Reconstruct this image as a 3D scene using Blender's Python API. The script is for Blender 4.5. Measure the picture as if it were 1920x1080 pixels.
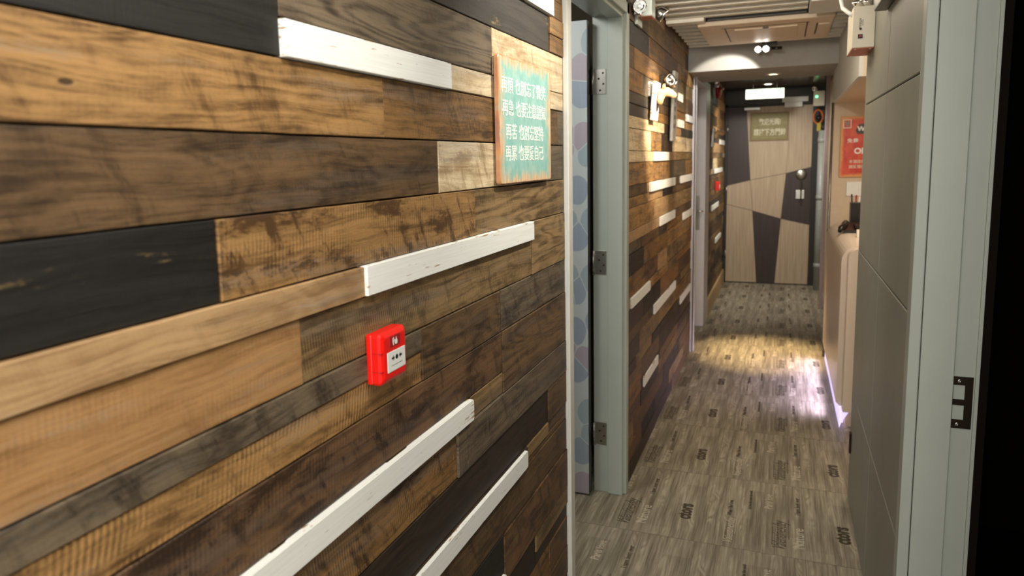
import bpy, bmesh, math, random
from mathutils import Vector, Matrix
PI = math.pi
random.seed(7)
S = bpy.context.scene
for o in list(bpy.data.objects): bpy.data.objects.remove(o)
COL = S.collection

# ------------------------------------------------------------------ camera
cam_data = bpy.data.cameras.new('camera')
cam = bpy.data.objects.new('camera', cam_data); COL.objects.link(cam)
F_PX, CX, CY = 1330.88, 940.135, 474.314
YAW, PITCH, ROLL = -.3761, -.1297, -.0209
H = 1.5
cam_data.sensor_width = 36.0; cam_data.sensor_fit = 'HORIZONTAL'
cam_data.lens = F_PX / 1920 * 36
cam_data.shift_x = (960 - CX) / 1920
cam_data.shift_y = (CY - 540) / 1920
cam_data.clip_start = .02
fwd = Vector((math.sin(YAW)*math.cos(PITCH), math.cos(YAW)*math.cos(PITCH), math.sin(PITCH)))
rt = Vector((math.cos(YAW), -math.sin(YAW), 0)); up = rt.cross(fwd)
c_, s_ = math.cos(ROLL), math.sin(ROLL)
r2 = c_*rt + s_*up; u2 = -s_*rt + c_*up
M = Matrix((r2, u2, -fwd)).transposed().to_4x4(); M.translation = (0, 0, H)
cam.matrix_world = M
cam_data.dof.use_dof = True; cam_data.dof.focus_distance = 1.75; cam_data.dof.aperture_fstop = 4.5
S.camera = cam

# ------------------------------------------------------------------ world, exposure
S.view_settings.view_transform = 'Standard'; S.view_settings.look = 'None'
S.view_settings.gamma = 1; S.view_settings.use_curve_mapping = False
S.view_settings.exposure = 0.0
W = bpy.data.worlds.new('world'); S.world = W; W.use_nodes = True
W.node_tree.nodes['Background'].inputs[0].default_value = (1, .93, .85, 1)
W.node_tree.nodes['Background'].inputs[1].default_value = .02

# ------------------------------------------------------------------ lights
def light(name, kind, loc, power, color=(1, .9, .78), target=None, size=.05, size_y=None, angle=60, blend=.5, spread=None):
    d = bpy.data.lights.new(name, kind); o = bpy.data.objects.new(name, d); COL.objects.link(o)
    d.energy = power; d.color = color; o.location = loc
    if kind == 'AREA':
        d.shape = 'RECTANGLE'; d.size = size; d.size_y = size_y or size
        if spread: d.spread = math.radians(spread)
    else: d.shadow_soft_size = size
    if kind == 'SPOT': d.spot_size = math.radians(angle); d.spot_blend = blend
    if target: o.rotation_euler = (Vector(target) - Vector(loc)).to_track_quat('-Z', 'Y').to_euler()
    return o
WARM = (1, .84, .62); NEUT = (1, .93, .82)
light('ceiling_spot_sign', 'SPOT', (.03, 1.86, 2.3), 68, NEUT, (-.63, 1.80, 1.62), .03, angle=66, blend=.9)
light('ceiling_spot_near', 'SPOT', (.10, .80, 2.3), 25, NEUT, (-.63, .60, 1.45), .05, angle=84, blend=.9)
light('fill_overhead', 'AREA', (-.1, .6, 2.36), 19, (1, .95, .88), (-.1, .9, 0), .5, 1.8)  # unseen soft fill added overhead, not a real fixture
light('fill_behind_camera', 'AREA', (-.15, -1.5, 1.6), 44, (1, .965, .90), (-.1, 2.0, 1.5), .8, 1.5)  # unseen fill added behind the camera to brighten faces turned towards it
light('fill_spot_forward', 'SPOT', (-.32, 2.62, 2.2), 40, (1, .93, .82), (-.22, 5.0, 2.0), .06, angle=70, blend=.9)  # unseen fill added above the view to brighten slats and beam
light('ceiling_spot_wall', 'SPOT', (.02, 3.42, 2.19), 140, WARM, (-.63, 3.8, 1.66), .03, angle=44, blend=.7)
light('ceiling_spot_wall_far', 'SPOT', (.1, 4.55, 2.17), 48, WARM, (-.63, 4.85, 1.6), .03, angle=50, blend=.7)
light('track_spot_light', 'SPOT', (-.2, 4.78, 2.17), 26, (1, .96, .88), (-.36, 5.2, 1.93), .01, angle=62, blend=.25)
light('corridor_fill', 'AREA', (-.1, 3.3, 2.2), 7, (1, .86, .66), (-.1, 3.3, 0), .4, 1.2)
light('beam_downlight_light', 'SPOT', (-.076, 5.62, 2.06), 430, (1, .72, .38), (-.076, 5.62, 0), .03, angle=36, blend=1.0)
light('far_downlight_light', 'SPOT', (-.12, 7.3, 2.2), 85, (1, .94, .84), (-.13, 8.3, .6), .05, angle=125, blend=.9)
light('far_wall_spot', 'SPOT', (.1, 7.3, 2.2), 22, WARM, (-.6, 7.5, 1.5), .03, angle=60, blend=.7)
light('reception_light', 'AREA', (.75, 4.6, 1.83), 9, (1, .82, .62), (.75, 4.6, 0), .4, .8)
light('reception_front_light', 'AREA', (.75, 3.5, 2.3), 5, (1, .82, .62), (.6, 4.2, 1.4), .3, .2)
light('counter_glow', 'AREA', (.31, 4.95, .092), 4.8, (.74, .64, 1), (-.02, 4.95, -.08), 1.2, .03, spread=110)
light('left_room_fill', 'AREA', (-1.25, 2.0, 2.3), 10, (1, .98, .95), (-1.0, 2.9, 1.0), .3, .3)  # unseen fill added in the room to brighten the open door leaf

# ------------------------------------------------------------------ node helper
def lin(c):
    return tuple((v/255/12.92 if v/255 <= .04045 else ((v/255+.055)/1.055)**2.4) for v in c)
class G:
    def __init__(s, name):
        s.m = bpy.data.materials.new(name); s.m.use_nodes = True
        s.t = s.m.node_tree; s.b = s.t.nodes['Principled BSDF']
    def put(s, sock, v):
        if isinstance(v, bpy.types.NodeSocket): s.t.links.new(v, sock)
        elif v is not None:
            if isinstance(v, (tuple, list)) and sock.type == 'RGBA' and len(v) == 3: v = (*v, 1)
            sock.default_value = v
    def n(s, typ, ins=None, **props):
        k = s.t.nodes.new('ShaderNode'+typ)
        for a, v in props.items(): setattr(k, a, v)
        for i, v in (ins or {}).items(): s.put(k.inputs[i], v)
        return k
    def math(s, op, a, b=None, c=None, clamp=False):
        k = s.t.nodes.new('ShaderNodeMath'); k.operation = op; k.use_clamp = clamp
        for i, v in enumerate((a, b, c)):
            if v is not None: s.put(k.inputs[i], v)
        return k.outputs[0]
    def comb(s, x, y, z=0.0):
        return s.n('CombineXYZ', {0: x, 1: y, 2: z}).outputs[0]
    def noise(s, vec, scale=1.0, detail=3.0, rough=.5, dist=0.0):
        return s.n('TexNoise', {'Vector': vec, 'Scale': scale, 'Detail': detail, 'Roughness': rough, 'Distortion': dist}).outputs[0]
    def ss(s, v, a, b, lo=0.0, hi=1.0):
        return s.n('MapRange', {0: v, 1: a, 2: b, 3: lo, 4: hi}, interpolation_type='SMOOTHSTEP').outputs[0]
    def mix(s, f, a, b, mode='MIX'):
        k = s.t.nodes.new('ShaderNodeMix'); k.data_type = 'RGBA'; k.blend_type = mode
        s.put(k.inputs[0], f); s.put(k.inputs[6], a); s.put(k.inputs[7], b)
        return k.outputs[2]
    def bump(s, h, strength=.3, dist=.001):
        s.put(s.b.inputs['Normal'], s.n('Bump', {'Strength': strength, 'Distance': dist, 'Height': h}).outputs[0])
    def base(s, c, rough=.5, metal=0.0, spec=None):
        s.put(s.b.inputs['Base Color'], c); s.put(s.b.inputs['Roughness'], rough); s.put(s.b.inputs['Metallic'], metal)
        if spec is not None: s.put(s.b.inputs['Specular IOR Level'], spec)
    def obj(s):
        x = s.n('SeparateXYZ', {0: s.n('TexCoord').outputs['Object']}); return x.outputs[0], x.outputs[1], x.outputs[2]

def plain(name, rgb, rough=.5, metal=0.0, spec=None, var=.06, scale=30):
    g = G(name); c = lin(rgb)
    nz = g.noise(g.n('TexCoord').outputs['Object'], scale, 3)
    k = g.ss(nz, .25, .75, 1-var, 1+var)
    g.base(g.mix(1.0, (*c, 1), g.n('CombineColor', {0: k, 1: k, 2: k}).outputs[0], 'MULTIPLY'), rough, metal, spec)
    return g.m
def glow(name, rgb, strength):
    g = G(name); g.base(rgb, .5); g.put(g.b.inputs['Emission Color'], (*rgb, 1)); g.put(g.b.inputs['Emission Strength'], strength)
    return g.m

# ------------------------------------------------------------------ materials
def wood_material():
    g = G('reclaimed_wood')
    x, u, v = g.obj()
    at = lambda n: g.n('Attribute', attribute_name=n)
    light_c = at('light').outputs['Color']; dark_c = at('dark').outputs['Color']
    pa = at('par'); ps = g.n('SeparateColor', {0: pa.outputs['Color']})
    saw_a, stain_a, ring_a, peel_a = ps.outputs[0], ps.outputs[1], ps.outputs[2], pa.outputs['Alpha']
    sd = at('seed').outputs['Fac']
    s1 = g.math('MULTIPLY', sd, 37.7); s2 = g.math('MULTIPLY', sd, 91.3)
    # warp
    wv = g.noise(g.comb(g.math('MULTIPLY_ADD', u, 3.0, s1), g.math('MULTIPLY_ADD', v, 9.0, s2)), 1, 2)
    wz = g.math('MULTIPLY_ADD', wv, .05, v)
    fine = g.noise(g.comb(g.math('MULTIPLY_ADD', u, 6.0, s1), g.math('MULTIPLY_ADD', wz, 210.0, s2), x), 1, 6, .68)
    mid = g.noise(g.comb(g.math('MULTIPLY_ADD', u, 2.4, s2), g.math('MULTIPLY_ADD', wz, 55.0, s1)), 1, 5, .65)
    grit = g.noise(g.comb(g.math('MULTIPLY_ADD', u, 70.0, s1), g.math('MULTIPLY_ADD', v, 330.0, s2)), 1, 4, .7)
    rn = g.noise(g.comb(g.math('MULTIPLY_ADD', u, 1.7, s1), g.math('MULTIPLY_ADD', v, 11.0, s2)), 1, 1.5, .5, .6)
    ring = g.math('SINE', g.math('MULTIPLY', rn, 80.0))
    blotch = g.noise(g.comb(g.math('MULTIPLY_ADD', u, 7.0, s2), g.math('MULTIPLY_ADD', v, 18.0, s1), sd), 1, 6, .68)
    da = g.math('MULTIPLY_ADD', u, -.45, g.math('MULTIPLY', v, .9)); dc_ = g.math('MULTIPLY_ADD', u, .9, g.math('MULTIPLY', v, .45))
    diag = g.noise(g.comb(g.math('MULTIPLY_ADD', dc_, 26.0, s1), g.math('MULTIPLY_ADD', da, 7.0, s2)), 1, 6, .68)
    grain = g.math('MULTIPLY_ADD', g.math('SUBTRACT', fine, .5), .30, g.math('MULTIPLY', g.math('SUBTRACT', grit, .5), .34))
    # saw marks across the board
    ph = g.math('MULTIPLY_ADD', g.math('MULTIPLY_ADD', v, g.math('MULTIPLY_ADD', sd, .5, -.2), u), g.math('MULTIPLY_ADD', sd, 300.0, 760.0), g.math('MULTIPLY', blotch, 9.0))
    sawm = g.ss(g.math('ADD', g.noise(g.comb(g.math('MULTIPLY_ADD', u, 8.0, s1), g.math('MULTIPLY_ADD', v, 24.0, s1)), 1, 4), grain), .40, .62)
    saw = g.math('MULTIPLY', g.math('MULTIPLY', g.math('SINE', ph), sawm), saw_a)
    f = g.math('MULTIPLY_ADD', g.math('SUBTRACT', fine, .5), 1.6, .66)
    f = g.math('MULTIPLY_ADD', g.math('SUBTRACT', mid, .5), 1.3, f)
    f = g.math('MULTIPLY_ADD', g.math('SUBTRACT', grit, .5), .8, f)
    f = g.math('MULTIPLY_ADD', g.math('MULTIPLY', ring, ring_a), .22, f)
    f = g.math('MULTIPLY_ADD', saw, .20, f)
    st = g.math('MAXIMUM', g.ss(g.math('ADD', blotch, grain), .48, .66), g.ss(g.math('ADD', diag, grain), .50, .68))
    f = g.math('MULTIPLY_ADD', g.math('MULTIPLY', st, stain_a), -.95, f)
    f = g.ss(f, .0, 1.0)
    col = g.mix(f, dark_c, light_c)
    # greyed, weathered streaks
    wth = g.math('MULTIPLY', g.ss(g.math('ADD', g.noise(g.comb(g.math('MULTIPLY_ADD', u, 1.4, s2), g.math('MULTIPLY_ADD', v, 17.0, s2)), 1, 4, .6), grain), .52, .66), .55)
    hsv = g.n('HueSaturation', {'Saturation': .55, 'Value': .62, 'Color': col}).outputs[0]
    col = g.mix(wth, col, hsv)
    # worn-through patches (painted boards show the wood below)
    pl = g.math('MULTIPLY', g.ss(g.math('ADD', blotch, g.math('MULTIPLY', g.math('SUBTRACT', fine, .5), .3)), .62, .72), peel_a)
    col = g.mix(pl, col, (.30, .20, .08, 1))
    # nail holes and small knots
    vo = g.n('TexVoronoi', {'Vector': g.comb(g.math('MULTIPLY_ADD', u, 5.0, s1), g.math('MULTIPLY_ADD', v, 13.0, s2)), 'Scale': 1.0}, feature='F1').outputs['Distance']
    hole = g.ss(vo, .03, .05, 1, 0)
    crack = g.math('MULTIPLY', g.ss(fine, .70, .78), g.ss(mid, .5, .62))
    col = g.mix(g.math('MAXIMUM', g.math('MULTIPLY', hole, .85), g.math('MULTIPLY', crack, .5)), col, (.012, .008, .005, 1))
    g.base(col, g.math('MULTIPLY_ADD', f, .15, .5), 0, .35)
    h = g.math('MULTIPLY_ADD', saw, .9, g.math('ADD', fine, g.math('MULTIPLY', hole, -2.0)))
    g.bump(h, .35, .0012)
    return g.m
WOOD = wood_material()

def white_board_material():
    g = G('worn_white_paint')
    x, u, v = g.obj()
    tc = g.n('SeparateXYZ', {0: g.n('TexCoord').outputs['Generated']})
    ge, gy = tc.outputs[2], tc.outputs[1]
    edge = g.math('ABSOLUTE', g.math('SUBTRACT', ge, .5)); edge = g.ss(edge, .40, .5)
    ends = g.ss(g.math('ABSOLUTE', g.math('SUBTRACT', gy, .5)), .485, .5)
    nz = g.noise(g.comb(g.math('MULTIPLY', u, 16.0), g.math('MULTIPLY', v, 190.0), g.math('MULTIPLY', x, 60.0)), 1, 5, .65)
    n2 = g.noise(g.comb(g.math('MULTIPLY', u, 7.0), g.math('MULTIPLY', v, 34.0), 4), 1, 3)
    w = g.math('ADD', nz, g.math('MULTIPLY', edge, .07)); w = g.math('ADD', w, g.math('MULTIPLY', ends, .10))
    w = g.math('MULTIPLY_ADD', g.math('SUBTRACT', n2, .5), .5, w)
    worn = g.ss(w, .68, .72)
    fine = g.noise(g.comb(g.math('MULTIPLY', u, 6.0), g.math('MULTIPLY', v, 300.0)), 1, 3)
    paint = g.mix(g.ss(fine, .3, .7), (.80, .81, .77, 1), (.87, .88, .84, 1))
    col = g.mix(worn, paint, g.mix(fine, (.33, .2, .1, 1), (.5, .36, .2, 1)))
    g.base(col, .55, 0, .35); g.bump(g.math('ADD', g.math('MULTIPLY', fine, .4), g.math('MULTIPLY', worn, -.8)), .3, .001)
    return g.m
WHITE_BOARD = white_board_material()

FX0, FY0, TX, TY = -.481, 2.705, .605, .623
def floor_material():
    g = G('printed_wood_look_tile')
    x, y, z = g.obj()
    a = g.math('DIVIDE', g.math('SUBTRACT', x, FX0), TX); b = g.math('DIVIDE', g.math('SUBTRACT', y, FY0), TY)
    fx, fy = g.math('FRACT', a), g.math('FRACT', b)
    wob = g.noise(g.comb(g.math('MULTIPLY', fx, 5.0), g.math('MULTIPLY', fy, 4.0)), 1, 2)
    wx = g.math('MULTIPLY_ADD', wob, .022, fx)
    fine = g.noise(g.comb(g.math('MULTIPLY', wx, 120.0), g.math('MULTIPLY', fy, 1.7)), 1, 6, .68)
    mid = g.noise(g.comb(g.math('MULTIPLY', wx, 16.0), g.math('MULTIPLY', fy, 1.1), 3), 1, 4, .6)
    rings = g.math('SINE', g.math('MULTIPLY', g.noise(g.comb(g.math('MULTIPLY', fx, 9.0), g.math('MULTIPLY', fy, 1.6), 8), 1, 1.5, .5, .5), 70.0))
    strip = g.math('FLOOR', g.math('MULTIPLY', fx, 6.0))
    shift = g.n('TexWhiteNoise', {'Vector': g.comb(strip, 3.0, 1)}, noise_dimensions='3D').outputs['Value']
    band = g.n('TexWhiteNoise', {'Vector': g.comb(strip, g.math('FLOOR', g.math('MULTIPLY_ADD', fy, 1.15, shift)), 5)}, noise_dimensions='3D').outputs['Value']
    f = g.math('MULTIPLY_ADD', g.math('SUBTRACT', fine, .5), 1.3, .5)
    f = g.math('MULTIPLY_ADD', g.math('SUBTRACT', mid, .5), 1.5, f)
    f = g.math('MULTIPLY_ADD', g.math('SUBTRACT', band, .5), .15, f)
    f = g.math('MULTIPLY_ADD', g.math('MULTIPLY', rings, g.ss(mid, .5, .66)), .22, f)
    col = g.mix(g.ss(f, .05, 1.0), (.125, .103, .070, 1), (.45, .405, .30, 1))
    crack = g.math('MULTIPLY', g.ss(fine, .62, .72), g.ss(g.noise(g.comb(g.math('MULTIPLY', fx, 9.0), g.math('MULTIPLY', fy, 6.0), 11), 1, 2), .52, .66))
    col = g.mix(g.math('MULTIPLY', crack, .7), col, (.06, .045, .03, 1))
    def line(t, w): return g.math('LESS_THAN', g.math('SUBTRACT', .5, g.math('ABSOLUTE', g.math('SUBTRACT', t, .5))), w)
    j = g.math('MAXIMUM', line(fy, .0022), g.math('MULTIPLY', line(fx, .0018), .55))
    col = g.mix(g.math('MULTIPLY', j, .7), col, (.05, .04, .03, 1))
    tone = g.n('TexWhiteNoise', {'Vector': g.comb(g.math('FLOOR', a), g.math('FLOOR', b), 2)}, noise_dimensions='3D').outputs['Value']
    col = g.mix(1.0, col, g.n('CombineColor', {i: g.math('MULTIPLY_ADD', tone, .1, .95) for i in range(3)}).outputs[0], 'MULTIPLY')
    g.base(col, g.math('MULTIPLY_ADD', fine, .2, .36), 0, .45)
    g.bump(g.math('MULTIPLY_ADD', j, -1.5, fine), .2, .0008)
    return g.m

def leaf_pattern_material():
    g = G('pastel_leaf_laminate')
    x, y, z = g.obj()
    dx = g.math('MULTIPLY_ADD', g.noise(g.comb(x, z), 5, 1), .05, x)
    p = g.comb(g.math('MULTIPLY', dx, 10.5), g.math('MULTIPLY', z, 8.2))
    v1 = g.n('TexVoronoi', {'Vector': p, 'Scale': 1.0, 'Randomness': .8}, feature='DISTANCE_TO_EDGE', voronoi_dimensions='2D').outputs['Distance']
    v2 = g.n('TexVoronoi', {'Vector': p, 'Scale': 1.0, 'Randomness': .8}, feature='F1', voronoi_dimensions='2D')
    r = g.n('SeparateColor', {0: v2.outputs['Color']}).outputs[0]
    c = g.mix(g.math('GREATER_THAN', r, .38), lin((160, 174, 190)), lin((182, 174, 184)))
    c = g.mix(g.math('GREATER_THAN', r, .62), c, lin((166, 184, 192)))
    p2 = g.n('SeparateXYZ', {0: v2.outputs['Position']})
    blob = g.math('MULTIPLY', g.ss(v2.outputs['Distance'], .50, .53, 1, 0), g.ss(v1, .012, .03))
    vein = g.math('LESS_THAN', g.math('ABSOLUTE', g.math('SUBTRACT', g.math('MULTIPLY', dx, 10.5), p2.outputs[0])), .012)
    c = g.mix(g.math('MULTIPLY', vein, .25), c, lin((190, 200, 205)))
    g.base(g.mix(blob, lin((202, 211, 211)), c), .5)
    return g.m

def sign_material():
    g = G('weathered_turquoise_tin')
    tc = g.n('SeparateXYZ', {0: g.n('TexCoord').outputs['Generated']})
    gy, gz = tc.outputs[1], tc.outputs[2]
    x, y, z = g.obj()
    e = g.math('MINIMUM', g.math('MINIMUM', gy, g.math('SUBTRACT', 1.0, gy)), g.math('MINIMUM', gz, g.math('SUBTRACT', 1.0, gz)))
    nz = g.noise(g.comb(g.math('MULTIPLY', y, 28.0), g.math('MULTIPLY', z, 18.0)), 1, 5, .65)
    st = g.noise(g.comb(g.math('MULTIPLY', y, 80.0), g.math('MULTIPLY', z, 10.0), 4), 1, 4)
    k = g.ss(g.math('MULTIPLY_ADD', g.math('SUBTRACT', nz, .5), .28, g.math('MULTIPLY_ADD', g.math('SUBTRACT', st, .5), .12, e)), .0, .115)
    teal = g.mix(g.ss(nz, .3, .7), lin((160, 202, 192)), lin((126, 182, 173)))
    cream = g.mix(g.ss(st, .35, .65), lin((222, 198, 162)), lin((212, 160, 110)))
    c = g.mix(k, cream, teal)
    rim = g.ss(g.math('MULTIPLY_ADD', g.math('SUBTRACT', nz, .5), .05, e), .002, .016, 1, 0)
    c = g.mix(g.math('MULTIPLY', rim, .75), c, g.mix(g.ss(st, .4, .6), lin((150, 70, 52)), lin((200, 140, 90))))
    g.base(c, .38, 0, .5); g.bump(nz, .1, .001)
    return g.m

def poster_material():
    g = G('orange_red_poster')
    x, y, z = g.obj()
    tc = g.n('SeparateXYZ', {0: g.n('TexCoord').outputs['Generated']})
    nz = g.noise(g.comb(g.math('MULTIPLY', x, 16.0), 0.0, g.math('MULTIPLY', z, 12.0)), 1, 5, .6)
    c = g.mix(g.ss(nz, .35, .65), lin((188, 44, 28)), lin((214, 82, 44)))
    e = g.math('MINIMUM', g.math('MINIMUM', tc.outputs[0], g.math('SUBTRACT', 1.0, tc.outputs[0])), g.math('MINIMUM', tc.outputs[2], g.math('SUBTRACT', 1.0, tc.outputs[2])))
    k = g.ss(g.math('MULTIPLY_ADD', g.math('SUBTRACT', nz, .5), .12, e), .01, .07)
    g.base(g.mix(k, lin((214, 150, 84)), c), .4)
    return g.m

def laminate(name, a, b):
    g = G(name); x, y, z = g.obj()
    n = g.noise(g.comb(g.math('MULTIPLY', x, 60.0), y, g.math('MULTIPLY', z, 2.2)), 1, 4, .6)
    g.base(g.mix(g.ss(n, .3, .7), lin(a), lin(b)), .45); return g.m

FLOOR = floor_material(); LEAF_PAT = leaf_pattern_material(); TIN = sign_material(); POSTER = poster_material()
PAINT = plain('grey_satin_paint', (170, 177, 168), .38, var=.02, scale=8)
PALE_TRIM_LIT_EDGE = plain('pale_trim_and_lit_edge', (214, 214, 206), .4, var=.03)  # downlight rings; also frame paint lightened where light strikes the near architrave
PANEL_GREY = plain('grey_panel_paint', (150, 150, 139), .5, var=.04, scale=10)
PANEL_EDGE = plain('tan_edge_band', (190, 150, 110), .5)
PLASTER = plain('white_plaster', (196, 196, 190), .7, var=.03)
SLAT = plain('pale_slat', (226, 221, 206), .55, var=.04)
VOID = plain('unlit_room_darkness', (22, 18, 14), .95, spec=.05)  # near-black colour stands in for the darkness of the unlit room
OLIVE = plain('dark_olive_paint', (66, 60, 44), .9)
CEIL_DARK = plain('dark_ceiling_board', (24, 22, 19), .6)
GLOSS_CEIL = plain('glossy_brown_ceiling', (92, 80, 68), .16, var=.05)
BACKING = plain('dark_wall_backing', (20, 15, 11), .9)
RED = plain('red_plastic', (226, 22, 14), .32, var=.02)
RED_DARK = plain('dark_red_label', (150, 16, 28), .4)
LABEL_WHITE = plain('white_label', (228, 230, 226), .4, var=.02)
INK = plain('black_ink', (18, 18, 18), .5)
SIGN_WHITE = plain('white_lettering', (236, 240, 232), .45, var=.03)
STEEL = plain('brushed_steel', (176, 174, 166), .32, 1.0, var=.06)
STEEL_DARK = plain('dark_bronze_plate', (64, 54, 44), .36, .85, var=.1)
CHROME = plain('chrome', (225, 225, 225), .08, 1.0, var=.02)
BEIGE = plain('beige_plastic', (222, 214, 196), .45, var=.02)
COPPER_TONE = plain('copper_tone', (176, 98, 66), .4, .3)  # copper-toned colour for the box undersides
AC = plain('cream_ac_plastic', (212, 192, 166), .5, var=.03)
AC_DARK = plain('dark_seam', (84, 70, 56), .6)
DARKGREY = plain('charcoal_grey', (70, 72, 70), .6)
DOOR_PALE = laminate('pale_ash_laminate', (184, 164, 138), (164, 144, 118))
DOOR_DARK = laminate('wenge_laminate', (58, 42, 38), (44, 32, 30))
BLACK_FRAME = plain('black_door_frame', (30, 27, 23), .5)
TANWALL = plain('warm_beige_wall', (204, 186, 162), .65, var=.03)
COUNTER = plain('ivory_counter', (222, 206, 188), .3, var=.02)
BLACK_PL = plain('black_plastic', (22, 20, 20), .3)
OLIVE_SIGN = plain('olive_sign_board', (128, 118, 66), .5, var=.12, scale=40)
OLIVE_RIM = plain('ochre_sign_rim', (122, 100, 52), .5)
CREAM_TXT = plain('cream_lettering', (214, 208, 178), .5)
PIPE = plain('grey_pvc', (150, 154, 150), .4)
PINKPOST = plain('mauve_grey_post', (172, 152, 150), .5)
HORSE = plain('tan_horse', (218, 176, 122), .55, var=.2, scale=60)
HORSE_MANE = plain('dark_mane', (60, 40, 28), .7)
GREYWOOD = plain('whitewashed_plank', (198, 196, 190), .6, var=.12, scale=50)
GREYTXT = plain('grey_stencil', (140, 138, 132), .6)
ORANGE = plain('orange_cord', (190, 96, 36), .5)
YELLOW = plain('yellow_tag', (176, 156, 36), .5)
INK_FLOOR = plain('dark_floor_print', (70, 62, 50), .5)
PALE_FLOOR = plain('pale_floor_print', (196, 186, 164), .5)
EXIT_MAT = glow('exit_panel', (.82, 1, .80), 2.0)
EXIT_TXT = glow('exit_green', (.10, .42, .16), .8)
LED = glow('violet_led_strip', (.74, .64, 1), .9)
BULB = glow('lamp_face', (1, .95, .85), 30)
BULB_WARM = glow('warm_lamp_face', (1, .78, .48), 8)
GREEN_LED = glow('green_led', (.1, 1, .3), 8)

# ------------------------------------------------------------------ mesh helpers
class MB:
    def __init__(s): s.bm = bmesh.new(); s.mats = []; s.cur = 0
    def mat(s, m):
        if m not in s.mats: s.mats.append(m)
        s.cur = s.mats.index(m); return s
    def _tag(s, fs):
        for f in fs: f.material_index = s.cur
    def box(s, a, b, bev=0.0, seg=2, m=None):
        x0, y0, z0 = a; x1, y1, z1 = b
        t = bmesh.new()
        vs = [t.verts.new(p) for p in ((x0,y0,z0),(x1,y0,z0),(x1,y1,z0),(x0,y1,z0),(x0,y0,z1),(x1,y0,z1),(x1,y1,z1),(x0,y1,z1))]
        for q in ((3,2,1,0),(4,5,6,7),(0,1,5,4),(1,2,6,5),(2,3,7,6),(3,0,4,7)): t.faces.new([vs[i] for i in q])
        if bev: bmesh.ops.bevel(t, geom=t.edges[:], offset=bev, segments=seg, affect='EDGES', profile=.5)
        return s.join(t, m)
    def join(s, t, m=None):
        if m is not None: bmesh.ops.transform(t, matrix=m, verts=t.verts[:])
        mp = {v: s.bm.verts.new(v.co) for v in t.verts}
        for f in t.faces:
            try:
                nf = s.bm.faces.new([mp[v] for v in f.verts]); nf.material_index = s.cur; nf.smooth = f.smooth
            except ValueError: pass
        t.free(); return s
    def rings(s, rings, closed=True, caps=True, smooth=True, m=None):
        t = bmesh.new(); R = [[t.verts.new(p) for p in r] for r in rings]; n = len(R[0])
        for a, b in zip(R, R[1:]):
            for i in range(n if closed else n-1):
                f = t.faces.new((a[i], a[(i+1) % n], b[(i+1) % n], b[i])); f.smooth = smooth
        if caps: t.faces.new(R[0][::-1]); t.faces.new(R[-1])
        bmesh.ops.recalc_face_normals(t, faces=t.faces[:])
        return s.join(t, m)
    def lathe(s, prof, c, axis=(0, 0, 1), n=24, smooth=True):     # prof: (radius, along)
        ax = Vector(axis).normalized(); q = Vector((0,0,1)).rotation_difference(ax).to_matrix()
        R = []
        for r, h in prof:
            R.append([Vector(c) + q @ Vector((max(r, 1e-5)*math.cos(2*PI*i/n), max(r, 1e-5)*math.sin(2*PI*i/n), h)) for i in range(n)])
        return s.rings(R, smooth=smooth)
    def cyl(s, a, b, r, n=20, r2=None):
        a, b = Vector(a), Vector(b); L = (b-a).length
        return s.lathe([(r, 0), (r if r2 is None else r2, L)], a, b-a, n)
    def tube(s, pts, rad, n=10, ratio=1.0, side=None):
        pts = [Vector(p) for p in pts]; k = len(pts)
        if not hasattr(rad, '__len__'): rad = [rad]*k
        R = []; prev = None
        for i, p in enumerate(pts):
            t = (pts[min(i+1, k-1)] - pts[max(i-1, 0)]).normalized()
            if prev is None:
                ref = Vector(side) if side else (Vector((0,0,1)) if abs(t.z) < .9 else Vector((1,0,0)))
                nx = (ref - t*ref.dot(t)).normalized()
            else: nx = (prev - t*prev.dot(t)).normalized()
            prev = nx; ny = t.cross(nx)
            R.append([p + nx*rad[i]*math.cos(2*PI*j/n) + ny*rad[i]*ratio*math.sin(2*PI*j/n) for j in range(n)])
        return s.rings(R)
    def prism(s, pts, vec, bev=0.0, m=None):
        t = bmesh.new(); v = Vector(vec)
        A = [t.verts.new(p) for p in pts]; B = [t.verts.new(Vector(p)+v) for p in pts]; n = len(A)
        t.faces.new(A[::-1]); t.faces.new(B)
        for i in range(n): t.faces.new((A[i], A[(i+1) % n], B[(i+1) % n], B[i]))
        bmesh.ops.recalc_face_normals(t, faces=t.faces[:])
        if bev: bmesh.ops.bevel(t, geom=t.edges[:], offset=bev, segments=2, affect='EDGES')
        return s.join(t, m)
    def script_word(s, body, size, mat4, ext, bold, sx):
        w = len(body)*size*.5*sx
        s.text(body, size, mat4 @ Matrix(((1, .28, 0, 0), (0, 1, 0, 0), (0, 0, 1, 0), (0, 0, 0, 1))), ext, bold, sx=sx)
        t = size*.035
        s.box((-w*.34, size*.36, 0), (w*.20, size*.36+t, ext), m=mat4).box((-w*.12, -size*.46, 0), (w*.50, -size*.46+t, ext), m=mat4)
        return s
    def text(s, body, size, mat4, ext=.0004, bold=0.0, align='CENTER', sx=1.0):
        cu = bpy.data.curves.new('t', 'FONT'); cu.body = body; cu.size = size; cu.extrude = ext; cu.offset = bold
        cu.align_x = align; cu.align_y = 'CENTER'; cu.resolution_u = 2
        o = bpy.data.objects.new('t', cu); COL.objects.link(o)
        dg = bpy.context.evaluated_depsgraph_get(); dg.update()
        me = bpy.data.meshes.new_from_object(o.evaluated_get(dg))
        t = bmesh.new(); t.from_mesh(me)
        bmesh.ops.scale(t, vec=(sx, 1, 1), verts=t.verts[:])
        bpy.data.objects.remove(o); bpy.data.curves.remove(cu); bpy.data.meshes.remove(me)
        return s.join(t, mat4)
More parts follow.
